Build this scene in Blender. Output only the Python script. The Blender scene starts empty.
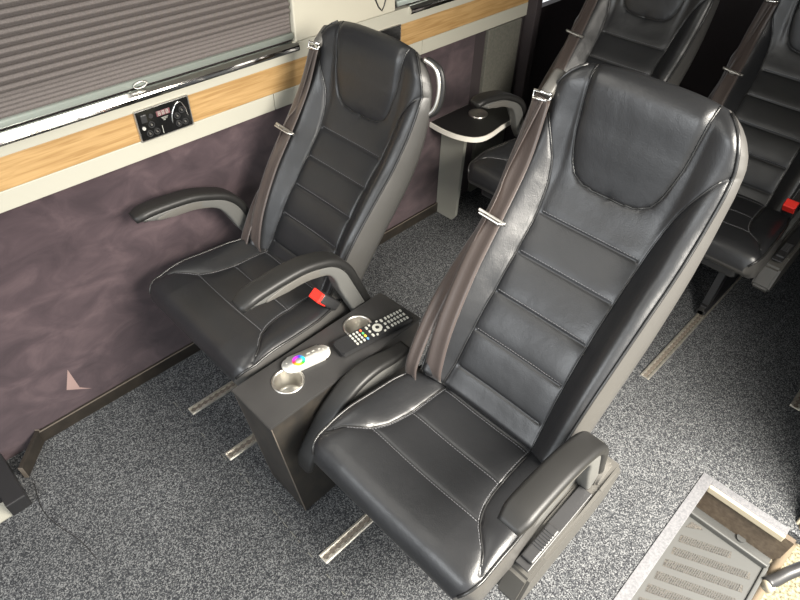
import bpy, bmesh, math, random
import numpy as np
from mathutils import Vector, Matrix
random.seed(7)
PI = math.pi
SC = bpy.context.scene
COL = SC.collection

# ------------------------------------------------------------------ materials
def mat(name, color=(.5, .5, .5), rough=.5, metal=0.0, spec=.5, bump=None, noise=None, coat=0.0, emit=None):
    """bump=(scale, strength, dist); noise=(scale, colour_b, lo, hi[, detail])"""
    m = bpy.data.materials.new(name); m.use_nodes = True
    nt = m.node_tree; b = nt.nodes['Principled BSDF']
    b.inputs['Base Color'].default_value = (*color, 1)
    b.inputs['Roughness'].default_value = rough
    b.inputs['Metallic'].default_value = metal
    b.inputs['Specular IOR Level'].default_value = spec
    b.inputs['Coat Weight'].default_value = coat
    tc = nt.nodes.new('ShaderNodeTexCoord')
    if noise:
        n = nt.nodes.new('ShaderNodeTexNoise'); n.inputs['Scale'].default_value = noise[0]
        n.inputs['Detail'].default_value = noise[4] if len(noise) > 4 else 3
        r = nt.nodes.new('ShaderNodeValToRGB')
        r.color_ramp.elements[0].position = noise[2]; r.color_ramp.elements[0].color = (*color, 1)
        r.color_ramp.elements[1].position = noise[3]; r.color_ramp.elements[1].color = (*noise[1], 1)
        nt.links.new(tc.outputs['Object'], n.inputs['Vector']); nt.links.new(n.outputs['Fac'], r.inputs['Fac'])
        nt.links.new(r.outputs['Color'], b.inputs['Base Color'])
    if bump:
        n2 = nt.nodes.new('ShaderNodeTexNoise'); n2.inputs['Scale'].default_value = bump[0]; n2.inputs['Detail'].default_value = 4
        bp = nt.nodes.new('ShaderNodeBump'); bp.inputs['Strength'].default_value = bump[1]; bp.inputs['Distance'].default_value = bump[2]
        nt.links.new(tc.outputs['Object'], n2.inputs['Vector']); nt.links.new(n2.outputs['Fac'], bp.inputs['Height'])
        nt.links.new(bp.outputs['Normal'], b.inputs['Normal'])
    return m

def leather(name, c, rough):
    m = mat(name, c, rough, spec=.6)
    nt = m.node_tree; b = nt.nodes['Principled BSDF']; tc = nt.nodes['Texture Coordinate']
    v = nt.nodes.new('ShaderNodeTexVoronoi'); v.inputs['Scale'].default_value = 420; v.feature = 'F1'
    n = nt.nodes.new('ShaderNodeTexNoise'); n.inputs['Scale'].default_value = 14; n.inputs['Detail'].default_value = 5
    bp = nt.nodes.new('ShaderNodeBump'); bp.inputs['Strength'].default_value = .22; bp.inputs['Distance'].default_value = .0006
    b2 = nt.nodes.new('ShaderNodeBump'); b2.inputs['Strength'].default_value = .28; b2.inputs['Distance'].default_value = .007
    nt.links.new(tc.outputs['Object'], v.inputs['Vector']); nt.links.new(tc.outputs['Object'], n.inputs['Vector'])
    nt.links.new(v.outputs['Distance'], bp.inputs['Height']); nt.links.new(n.outputs['Fac'], b2.inputs['Height'])
    nt.links.new(b2.outputs['Normal'], bp.inputs['Normal']); nt.links.new(bp.outputs['Normal'], b.inputs['Normal'])
    # scuffed sheen: worn roughness variation
    r = nt.nodes.new('ShaderNodeMapRange'); r.inputs['To Min'].default_value = rough - .08; r.inputs['To Max'].default_value = rough + .12
    n3 = nt.nodes.new('ShaderNodeTexNoise'); n3.inputs['Scale'].default_value = 7; n3.inputs['Detail'].default_value = 6
    nt.links.new(tc.outputs['Object'], n3.inputs['Vector']); nt.links.new(n3.outputs['Fac'], r.inputs['Value'])
    nt.links.new(r.outputs['Result'], b.inputs['Roughness'])
    return m

M = {}
M['leather'] = leather('black_leather', (.014, .0145, .016), .33)
M['gusset'] = leather('side_leather', (.060, .058, .055), .38)
M['piping'] = mat('piping_leather', (.02, .02, .02), .25)
M['thread'] = mat('stitch_thread', (.16, .16, .17), .6)
M['shell'] = mat('seat_back_plastic', (.10, .095, .086), .45, bump=(600, .1, .0005))
M['armpad'] = mat('arm_pad_rubber', (.011, .0108, .0105), .48, bump=(700, .15, .0005))
M['cover'] = mat('side_cover_plastic', (.065, .062, .056), .42, bump=(700, .12, .0005))
M['plastic'] = mat('grey_plastic', (.10, .10, .095), .42, bump=(700, .12, .0005))
M['dkplastic'] = mat('dark_plastic', (.025, .025, .026), .4)
M['webbing'] = None
M['steel'] = mat('brushed_steel', (.66, .64, .60), .34, 1.0)
M['chrome'] = mat('chrome', (.85, .84, .82), .08, 1.0)
M['alu'] = mat('rail_aluminium', (.62, .58, .50), .38, .85, noise=(60, (.80, .76, .68), .35, .65))
M['slot'] = mat('rail_slot', (.13, .11, .09), .6)
M['red'] = mat('red_release_button', (.75, .03, .02), .35)
M['blackmetal'] = mat('black_painted_steel', (.018, .018, .019), .38)
M['consoletop'] = mat('console_laminate', (.026, .025, .025), .42, noise=(9, (.038, .037, .036), .3, .8), bump=(500, .12, .0006))
M['consoleside'] = mat('console_side_board', (.022, .020, .018), .45, noise=(25, (.045, .038, .030), .4, .85))
M['edge'] = mat('scuffed_board_edge', (.13, .11, .09), .5)
M['white'] = mat('white_remote_plastic', (.46, .45, .42), .35)
M['button'] = mat('button_print', (.40, .40, .36), .5)
M['remote'] = mat('remote_black_plastic', (.016, .016, .017), .35)
M['trim'] = mat('cream_trim_board', (.41, .397, .335), .5, bump=(300, .12, .0008))
M['pillarpanel'] = mat('pillar_vinyl', (.48, .455, .375), .5, bump=(500, .12, .0006))
M['baseboard'] = mat('dark_baseboard', (.020, .017, .014), .35, noise=(30, (.034, .028, .022), .4, .8))
M['rail'] = mat('blind_rail_aluminium', (.36, .40, .37), .3, .35)
M['glossblack'] = mat('glossy_panel_black', (.008, .008, .008), .08)
M['tableblack'] = mat('table_top_black', (.012, .012, .012), .35)
M['tableedge'] = mat('table_edge_cream', (.85, .82, .74), .45)
M['greypanel'] = mat('grey_panel', (.34, .34, .30), .55, bump=(300, .1, .0008))
M['darkgrey'] = mat('dark_grey_trim', (.10, .10, .085), .55, noise=(120, (.14, .135, .115), .3, .7))
M['rubber'] = mat('step_rubber', (.06, .061, .059), .5, bump=(200, .15, .001))
M['mesh'] = mat('step_insert', (.022, .020, .018), .7, noise=(260, (.075, .068, .058), .4, .6))
M['sillgrey'] = mat('step_edge_strip', (.095, .095, .102), .5, noise=(180, (.14, .14, .147), .35, .65))
M['cream'] = mat('step_edge_cream', (.36, .32, .24), .5)
M['riser'] = mat('step_riser_brown', (.07, .052, .036), .55, noise=(80, (.11, .085, .06), .35, .7))
M['beige'] = mat('door_seal_beige', (.20, .155, .105), .45)
M['gravel'] = mat('gravel_ground', (.10, .085, .05), .9, noise=(90, (.36, .33, .22), .35, .6, 8))
M['headliner'] = mat('headliner_fabric', (.62, .60, .55), .9)
M['darkfabric'] = mat('dark_rear_trim', (.035, .027, .029), .8)
M['glass'] = mat('window_glass', (.05, .06, .06), .05)
M['colour_y'] = mat('button_yellow', (.7, .5, .05), .5); M['colour_b'] = mat('button_blue', (.1, .3, .6), .5)
M['colour_r'] = mat('button_orange', (.7, .12, .04), .5); M['colour_g'] = mat('button_green', (.1, .4, .15), .5)
M['print'] = mat('black_print', (.02, .02, .02), .5)
M['display'] = mat('unlit_display', (.16, .06, .07), .3)

def webbing():
    m = mat('belt_webbing', (.055, .041, .036), .38)
    nt = m.node_tree; b = nt.nodes['Principled BSDF']
    b.inputs['Sheen Weight'].default_value = .15
    tc = nt.nodes['Texture Coordinate']
    w = nt.nodes.new('ShaderNodeTexNoise'); w.inputs['Scale'].default_value = 400
    bp = nt.nodes.new('ShaderNodeBump'); bp.inputs['Strength'].default_value = .25; bp.inputs['Distance'].default_value = .0008
    nt.links.new(tc.outputs['Object'], w.inputs['Vector']); nt.links.new(w.outputs['Fac'], bp.inputs['Height'])
    nt.links.new(bp.outputs['Normal'], b.inputs['Normal'])
    return m
M['webbing'] = webbing()

def carpet():
    m = mat('speckled_carpet', (.03, .03, .03), .95, spec=.1)
    nt = m.node_tree; b = nt.nodes['Principled BSDF']; tc = nt.nodes['Texture Coordinate']
    vo = nt.nodes.new('ShaderNodeTexVoronoi'); vo.inputs['Scale'].default_value = 400; vo.inputs['Randomness'].default_value = 1
    n = nt.nodes.new('ShaderNodeSeparateColor')
    nt.links.new(tc.outputs['Object'], vo.inputs['Vector']); nt.links.new(vo.outputs['Color'], n.inputs['Color'])
    r = nt.nodes.new('ShaderNodeValToRGB'); cr = r.color_ramp
    cr.elements[0].position = .15; cr.elements[0].color = (.020, .021, .024, 1)
    cr.elements[1].position = .95; cr.elements[1].color = (.175, .178, .18, 1)
    e = cr.elements.new(.6); e.color = (.060, .063, .067, 1)
    big = nt.nodes.new('ShaderNodeTexNoise'); big.inputs['Scale'].default_value = 2.6; big.inputs['Detail'].default_value = 4
    mr = nt.nodes.new('ShaderNodeMapRange'); mr.inputs['From Min'].default_value = .3; mr.inputs['From Max'].default_value = .7
    mr.inputs['To Min'].default_value = .82; mr.inputs['To Max'].default_value = 1.15
    mx = nt.nodes.new('ShaderNodeMix'); mx.data_type = 'RGBA'; mx.blend_type = 'MULTIPLY'; mx.inputs['Factor'].default_value = 1
    nt.links.new(tc.outputs['Object'], big.inputs['Vector'])
    nt.links.new(n.outputs[0], r.inputs['Fac']); nt.links.new(big.outputs['Fac'], mr.inputs['Value'])
    nt.links.new(r.outputs['Color'], mx.inputs['A']); nt.links.new(mr.outputs['Result'], mx.inputs['B'])
    nt.links.new(mx.outputs['Result'], b.inputs['Base Color'])
    bp = nt.nodes.new('ShaderNodeBump'); bp.inputs['Strength'].default_value = .3; bp.inputs['Distance'].default_value = .001
    nt.links.new(n.outputs[0], bp.inputs['Height']); nt.links.new(bp.outputs['Normal'], b.inputs['Normal'])
    return m
M['carpet'] = carpet()

def suede():
    m = mat('plum_suede', (.1, .07, .08), .85, spec=.2)
    nt = m.node_tree; b = nt.nodes['Principled BSDF']; tc = nt.nodes['Texture Coordinate']
    mp = nt.nodes.new('ShaderNodeMapping'); mp.inputs['Scale'].default_value = (1, 1, 1.5)
    n = nt.nodes.new('ShaderNodeTexNoise'); n.inputs['Scale'].default_value = 9; n.inputs['Detail'].default_value = 7; n.inputs['Distortion'].default_value = .7; n.inputs['Roughness'].default_value = .55
    r = nt.nodes.new('ShaderNodeValToRGB'); cr = r.color_ramp
    cr.elements[0].position = .30; cr.elements[0].color = (.030, .019, .023, 1)
    cr.elements[1].position = .72; cr.elements[1].color = (.080, .054, .059, 1)
    e = cr.elements.new(.5); e.color = (.049, .032, .037, 1)
    nt.links.new(tc.outputs['Object'], mp.inputs['Vector']); nt.links.new(mp.outputs['Vector'], n.inputs['Vector'])
    nt.links.new(n.outputs['Fac'], r.inputs['Fac']); nt.links.new(r.outputs['Color'], b.inputs['Base Color'])
    b.inputs['Sheen Weight'].default_value = .35; b.inputs['Sheen Roughness'].default_value = .5
    bp = nt.nodes.new('ShaderNodeBump'); bp.inputs['Strength'].default_value = .35; bp.inputs['Distance'].default_value = .004
    nt.links.new(n.outputs['Fac'], bp.inputs['Height']); nt.links.new(bp.outputs['Normal'], b.inputs['Normal'])
    return m
M['suede'] = suede()

def oak():
    m = mat('oak_veneer', (.6, .38, .16), .42)
    nt = m.node_tree; b = nt.nodes['Principled BSDF']; tc = nt.nodes['Texture Coordinate']
    mp = nt.nodes.new('ShaderNodeMapping'); mp.inputs['Scale'].default_value = (2.2, 60, 45)
    n = nt.nodes.new('ShaderNodeTexNoise'); n.inputs['Scale'].default_value = 3.0; n.inputs['Detail'].default_value = 6; n.inputs['Distortion'].default_value = .6
    r = nt.nodes.new('ShaderNodeValToRGB'); cr = r.color_ramp
    cr.elements[0].position = .36; cr.elements[0].color = (.315, .185, .07, 1)
    cr.elements[1].position = .62; cr.elements[1].color = (.44, .28, .122, 1)
    nt.links.new(tc.outputs['Object'], mp.inputs['Vector']); nt.links.new(mp.outputs['Vector'], n.inputs['Vector'])
    nt.links.new(n.outputs['Fac'], r.inputs['Fac']); nt.links.new(r.outputs['Color'], b.inputs['Base Color'])
    return m
M['oak'] = oak()
M['blind'] = mat('blind_fabric', (.095, .082, .078), .8, noise=(300, (.13, .112, .106), .3, .7), bump=(700, .2, .0006))

# ------------------------------------------------------------------ helpers
def link(name, me, m=None, parent=None, smooth=True):
    o = bpy.data.objects.new(name, me); COL.objects.link(o)
    if m is not None:
        for mm in (m if isinstance(m, (list, tuple)) else [m]): me.materials.append(mm)
    if smooth:
        me.polygons.foreach_set('use_smooth', [True] * len(me.polygons))
    if parent is not None: o.parent = parent
    return o

def tag(o, label=None, cat=None, group=None, kind=None):
    if label: o['label'] = label
    if cat: o['category'] = cat
    if group: o['group'] = group
    if kind: o['kind'] = kind
    return o

def empty(name, loc, rz=0):
    o = bpy.data.objects.new(name, None); COL.objects.link(o)
    o.location = loc; o.rotation_euler = (0, 0, rz); o.empty_display_size = .05
    return o

def mesh_bm(name, bm, m, parent=None, smooth=False):
    bmesh.ops.recalc_face_normals(bm, faces=bm.faces)
    me = bpy.data.meshes.new(name); bm.to_mesh(me); bm.free()
    return link(name, me, m, parent, smooth)

def bm_box(bm, a, b, bev=0.0, seg=2, mtx=None):
    """box between corners a and b"""
    s = [abs(b[i] - a[i]) for i in range(3)]; c = [(a[i] + b[i]) / 2 for i in range(3)]
    tb = bmesh.new()
    bmesh.ops.create_cube(tb, size=1)
    for v in tb.verts: v.co = Vector((v.co.x * s[0], v.co.y * s[1], v.co.z * s[2]))
    if bev > 0: bmesh.ops.bevel(tb, geom=list(tb.edges), offset=bev, segments=seg, affect='EDGES', profile=.5)
    for v in tb.verts:
        v.co += Vector(c)
        if mtx is not None: v.co = mtx @ v.co
    me = bpy.data.meshes.new('t'); tb.to_mesh(me); tb.free(); bm.from_mesh(me); bpy.data.meshes.remove(me)

def box(name, a, b, m, parent=None, bev=0.0, kind=None, mtx=None):
    bm = bmesh.new(); bm_box(bm, a, b, bev, 2, mtx)
    o = mesh_bm(name, bm, m, parent, False)
    if kind: o['kind'] = kind
    return o

def bm_cyl(bm, c, r, h, axis='z', seg=28, r2=None, mtx=None):
    tb = bmesh.new()
    bmesh.ops.create_cone(tb, cap_ends=True, segments=seg, radius1=r, radius2=r if r2 is None else r2, depth=h)
    rot = {'z': Matrix(), 'y': Matrix.Rotation(PI / 2, 4, 'X'), 'x': Matrix.Rotation(PI / 2, 4, 'Y')}[axis]
    for v in tb.verts:
        v.co = rot @ v.co + Vector(c)
        if mtx is not None: v.co = mtx @ v.co
    me = bpy.data.meshes.new('t'); tb.to_mesh(me); tb.free(); bm.from_mesh(me); bpy.data.meshes.remove(me)

def cyl(name, c, r, h, m, parent=None, axis='z', seg=28, r2=None):
    bm = bmesh.new(); bm_cyl(bm, c, r, h, axis, seg, r2); return mesh_bm(name, bm, m, parent, False)

def spline(pts, n):
    """Catmull-Rom through pts (any dimension), n samples, roughly even arclength"""
    P = np.array(pts, float)
    if len(P) == 2:
        t = np.linspace(0, 1, n)[:, None]; return P[0] * (1 - t) + P[1] * t
    Q = np.vstack([2 * P[0] - P[1], P, 2 * P[-1] - P[-2]]); out = []
    for i in range(len(P) - 1):
        p0, p1, p2, p3 = Q[i:i + 4]
        for t in np.linspace(0, 1, 24, endpoint=False):
            out.append(.5 * (2 * p1 + (p2 - p0) * t + (2 * p0 - 5 * p1 + 4 * p2 - p3) * t * t + (3 * p1 - p0 - 3 * p2 + p3) * t ** 3))
    out.append(P[-1]); out = np.array(out)
    s = np.concatenate([[0], np.cumsum(np.linalg.norm(np.diff(out, axis=0), axis=1))])
    q = np.linspace(0, s[-1], n)
    return np.stack([np.interp(q, s, out[:, k]) for k in range(out.shape[1])], 1)

def tube_bm(bm, pts, r, seg=8, caps=True):
    pts = [Vector(p) for p in pts]; n = len(pts); rings = []
    up = None
    for i, p in enumerate(pts):
        t = (pts[min(i + 1, n - 1)] - pts[max(i - 1, 0)]).normalized()
        if up is None:
            up = t.orthogonal().normalized()
        else:
            up = (up - t * up.dot(t)).normalized()
        w = t.cross(up); rr = r[i] if hasattr(r, '__len__') else r
        rings.append([bm.verts.new(p + (up * math.cos(a) + w * math.sin(a)) * rr) for a in [2 * PI * k / seg for k in range(seg)]])
    for a, b in zip(rings, rings[1:]):
        for k in range(seg): bm.faces.new((a[k], a[(k + 1) % seg], b[(k + 1) % seg], b[k]))
    if caps: bm.faces.new(rings[0][::-1]); bm.faces.new(rings[-1])

def tube(name, pts, r, m, parent=None, seg=8):
    bm = bmesh.new(); tube_bm(bm, pts, r, seg); return mesh_bm(name, bm, m, parent, True)

def sweep_bm(bm, path, prof_fn, side=(0, 1, 0)):
    """sweep a closed profile [(a,b)] (a along side, b along the path normal) along path"""
    side = Vector(side).normalized(); pts = [Vector(p) for p in path]; n = len(pts); rings = []
    for i, p in enumerate(pts):
        t = (pts[min(i + 1, n - 1)] - pts[max(i - 1, 0)]).normalized()
        nn = t.cross(side).normalized()
        rings.append([bm.verts.new(p + side * a + nn * b) for a, b in prof_fn(i / (n - 1))])
    k = len(rings[0])
    for a, b in zip(rings, rings[1:]):
        for j in range(k): bm.faces.new((a[j], a[(j + 1) % k], b[(j + 1) % k], b[j]))
    bm.faces.new(rings[0][::-1]); bm.faces.new(rings[-1])

def rrect(w, h, r, n=4, cx=0, cy=0):
    out = []
    for sx, sy, a0 in ((1, 1, 0), (-1, 1, 90), (-1, -1, 180), (1, -1, 270)):
        for k in range(n + 1):
            a = math.radians(a0 + 90 * k / n)
            out.append((cx + sx * (w / 2 - r) + r * math.cos(a), cy + sy * (h / 2 - r) + r * math.sin(a)))
    return out

def prism_bm(bm, outline, z0, z1, mtx=None):
    lo = [Vector((x, y, z0)) for x, y in outline]; hi = [Vector((x, y, z1)) for x, y in outline]
    if mtx is not None: lo = [mtx @ v for v in lo]; hi = [mtx @ v for v in hi]
    lo = [bm.verts.new(v) for v in lo]; hi = [bm.verts.new(v) for v in hi]; n = len(lo)
    bm.faces.new(lo[::-1]); bm.faces.new(hi)
    for i in range(n): bm.faces.new((lo[i], lo[(i + 1) % n], hi[(i + 1) % n], hi[i]))

def prism(name, outline, z0, z1, m, parent=None, mtx=None, smooth=False):
    bm = bmesh.new(); prism_bm(bm, outline, z0, z1, mtx); return mesh_bm(name, bm, m, parent, smooth)

def ribbon(name, pts, width_dirs, w, m, parent, th=.0016, n=50):
    """webbing band: centre line pts and a width direction per control point"""
    C = spline(pts, n); D = spline(width_dirs, n) if len(width_dirs) > 1 else np.repeat([width_dirs[0]], n, 0)
    bm = bmesh.new(); rings = []
    for i in range(n):
        p = Vector(C[i]); t = Vector(C[min(i + 1, n - 1)] - C[max(i - 1, 0)]).normalized()
        d = Vector(D[i]); d = (d - t * d.dot(t)).normalized(); nn = t.cross(d)
        row = []
        for k in range(7):
            u = k / 6 - .5
            row.append(p + d * u * w + nn * (.0012 * math.cos(u * 9)))
        rings.append([bm.verts.new(q + nn * th / 2) for q in row] + [bm.verts.new(q - nn * th / 2) for q in row[::-1]])
    k = len(rings[0])
    for a, b in zip(rings, rings[1:]):
        for j in range(k): bm.faces.new((a[j], a[(j + 1) % k], b[(j + 1) % k], b[j]))
    bm.faces.new(rings[0][::-1]); bm.faces.new(rings[-1])
    o = mesh_bm(name, bm, m, parent, True)
    return o

# ------------------------------------------------------------------ upholstery lofts
def seg_dist(S, Y, line):
    """distance field from points (S,Y) to a polyline"""
    d = np.full(S.shape, 9.0)
    for (a, b), (c, e) in zip(line, line[1:]):
        vx, vy = c - a, e - b; L2 = vx * vx + vy * vy + 1e-12
        t = np.clip(((S - a) * vx + (Y - b) * vy) / L2, 0, 1)
        d = np.minimum(d, np.hypot(S - a - t * vx, Y - b - t * vy))
    return d

def upholstery(name, path, wpts, front_fn, seams, T, L, end0, end1, parent, flip=1, nF=150, nS=260, bulge=.022, thin=None, crown=0.0):
    """padded body: path (x,z) centre line of the front face, front normal on its left.
    wpts (s, half width); front_fn(S,Y,w)->height; seams: list of (polyline, depth). Returns object + sampling function."""
    C = spline(path, 400)
    sl = np.concatenate([[0], np.cumsum(np.linalg.norm(np.diff(C, axis=0), axis=1))]); L = sl[-1] if L is None else L
    a0 = np.linspace(0, 1, 16) ** 1.0
    s_mid = np.linspace(end0, L - end1, nS)
    s0 = end0 * (1 - np.cos(np.linspace(0, PI / 2, 14)))[:-1] if end0 > 0 else np.array([])
    s1 = (L - end1) + end1 * np.sin(np.linspace(0, PI / 2, 22))[1:] if end1 > 0 else np.array([])
    s = np.concatenate([s0, s_mid, s1]); n = len(s)
    px = np.interp(s, sl, C[:, 0]); pz = np.interp(s, sl, C[:, 1])
    tx = np.gradient(px, s + np.arange(n) * 1e-9); tz = np.gradient(pz, s + np.arange(n) * 1e-9)
    ds = .004
    tx = (np.interp(s + ds, sl, C[:, 0]) - np.interp(s - ds, sl, C[:, 0])); tz = (np.interp(s + ds, sl, C[:, 1]) - np.interp(s - ds, sl, C[:, 1]))
    ln = np.hypot(tx, tz) + 1e-9; tx /= ln; tz /= ln
    nx, nz = -tz * flip, tx * flip
    W = np.interp(s, [p[0] for p in wpts], [p[1] for p in wpts])
    k = np.ones(7) / 7
    Wp = np.concatenate([np.full(3, W[0]), W, np.full(3, W[-1])]); W = np.convolve(Wp, k, 'valid')
    e = np.ones(n)
    if end0 > 0: q = s < end0; e[q] = np.sqrt(np.clip(1 - ((end0 - s[q]) / end0) ** 2, 0, 1))
    if end1 > 0: q = s > L - end1; e[q] = np.sqrt(np.clip(1 - ((s[q] - (L - end1)) / end1) ** 2, 0, 1))
    e = np.maximum(e, .02)
    u = np.linspace(-1, 1, nF)
    S = np.repeat(s[:, None], nF, 1); Y = W[:, None] * u[None, :]
    H = front_fn(S, Y, W[:, None])
    for line, amp, sig in seams:
        for sg in ((1, -1) if any(abs(p[1]) > 1e-6 for p in line) and line[0][1] * line[-1][1] >= 0 and min(p[1] for p in line) >= 0 else (1,)):
            d = seg_dist(S, Y, [(p[0], p[1] * sg) for p in line])
            H = H - amp * np.exp(-d / sig) - .0022 * np.exp(-(d / .0022) ** 2)
    # rounded shoulder toward each side edge
    ed = (W[:, None] - np.abs(Y)); H = H - .012 * np.exp(-ed / .010)
    Tv = np.full(n, T) if thin is None else T * (1 - thin[0] * smooth01((s - thin[1]) / thin[2]))
    midv = -Tv * .5
    Hn = midv[:, None] + (H - midv[:, None]) * e[:, None]
    # side + back part of the loop
    nb = 26; tb = np.linspace(0, 1, nb + 2)[1:-1]
    loops = []
    for i in range(n):
        fr = [(Y[i, j], Hn[i, j]) for j in range(nF)]
        hr, hl = Hn[i, -1], Hn[i, 0]; w = W[i]; mid = midv[i]; bk = mid + (-Tv[i] - mid) * e[i]; g = bulge * (.3 + .7 * e[i]) * (Tv[i] / T)
        def side_curve(h):
            o = []
            for q in np.linspace(0, 1, 9)[1:]:
                yy = w + g * math.sin(min(q * 1.25, 1) * PI / 2) - (0 if q < .8 else g * 1.2 * ((q - .8) / .2) ** 2)
                o.append((yy, h + (bk - h) * q))
            return o
        R_ = side_curve(hr); Lf = side_curve(hl)
        back = [(w * .93 * (1 - 2 * q), bk) for q in (.04, .25, .5, .75, .96)]
        loops.append(fr + R_ + back + [(-a, b) for a, b in Lf[::-1]])
    K = len(loops[0]); verts = []
    for i in range(n):
        for (yy, h) in loops[i]:
            cq = crown * float(smooth01((s[i] - (L - .14)) / .14)) * min(1.2, abs(yy) / .18) ** 3
            verts.append((px[i] + nx[i] * h - tx[i] * cq, yy, pz[i] + nz[i] * h - tz[i] * cq))
    faces = []; mi = []
    for i in range(n - 1):
        for j in range(K):
            j2 = (j + 1) % K
            f = (i * K + j, i * K + j2, (i + 1) * K + j2, (i + 1) * K + j)
            faces.append(f); mi.append(0 if j < nF - 1 else 1)
    faces.append(tuple(range(K))[::-1]); mi.append(1)
    faces.append(tuple((n - 1) * K + j for j in range(K))); mi.append(1)
    me = bpy.data.meshes.new(name); me.from_pydata(verts, [], faces)
    me.materials.append(M['leather']); me.materials.append(M['gusset'])
    me.polygons.foreach_set('material_index', mi)
    me.polygons.foreach_set('use_smooth', [True] * len(faces))
    bm = bmesh.new(); bm.from_mesh(me); bmesh.ops.recalc_face_normals(bm, faces=bm.faces)
    bm.to_mesh(me); bm.free(); me.update()
    o = bpy.data.objects.new(name, me); COL.objects.link(o); o.parent = parent
    def sample(ss, yy, off=0.0):
        i = int(np.clip(np.searchsorted(s, ss), 0, n - 1)); w = W[i]
        h = float(np.interp(yy, Y[i], Hn[i])) + off
        cq = crown * float(smooth01((s[i] - (L - .14)) / .14)) * min(1.2, abs(yy) / .18) ** 3
        return (px[i] + nx[i] * h - tx[i] * cq, yy, pz[i] + nz[i] * h - tz[i] * cq)
    def edge(sign, out=.0, off=0.0, a=0, b=None, step=4):
        pts = []
        for i in range(a, b or n, step):
            j = nF - 1 if sign > 0 else 0
            h = Hn[i, j] + off
            cq = crown * float(smooth01((s[i] - (L - .14)) / .14)) * min(1.2, W[i] / .18) ** 3
            pts.append((px[i] + nx[i] * h - tx[i] * cq, sign * (W[i] + out), pz[i] + nz[i] * h - tz[i] * cq))
        return pts
    return o, sample, edge, s

def stitches(name, pts, parent, m=None, r=.0007, dash=.0045, gap=.0025):
    P = spline(pts, 200); sl = np.concatenate([[0], np.cumsum(np.linalg.norm(np.diff(P, axis=0), axis=1))])
    bm = bmesh.new(); q = 0
    while q + dash < sl[-1]:
        a = [np.interp(q, sl, P[:, k]) for k in range(3)]; b = [np.interp(q + dash, sl, P[:, k]) for k in range(3)]
        tube_bm(bm, [a, b], r, 4); q += dash + gap
    return mesh_bm(name, bm, m or M['thread'], parent, False)

def smooth01(x): x = np.clip(x, 0, 1); return x * x * (3 - 2 * x)

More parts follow.
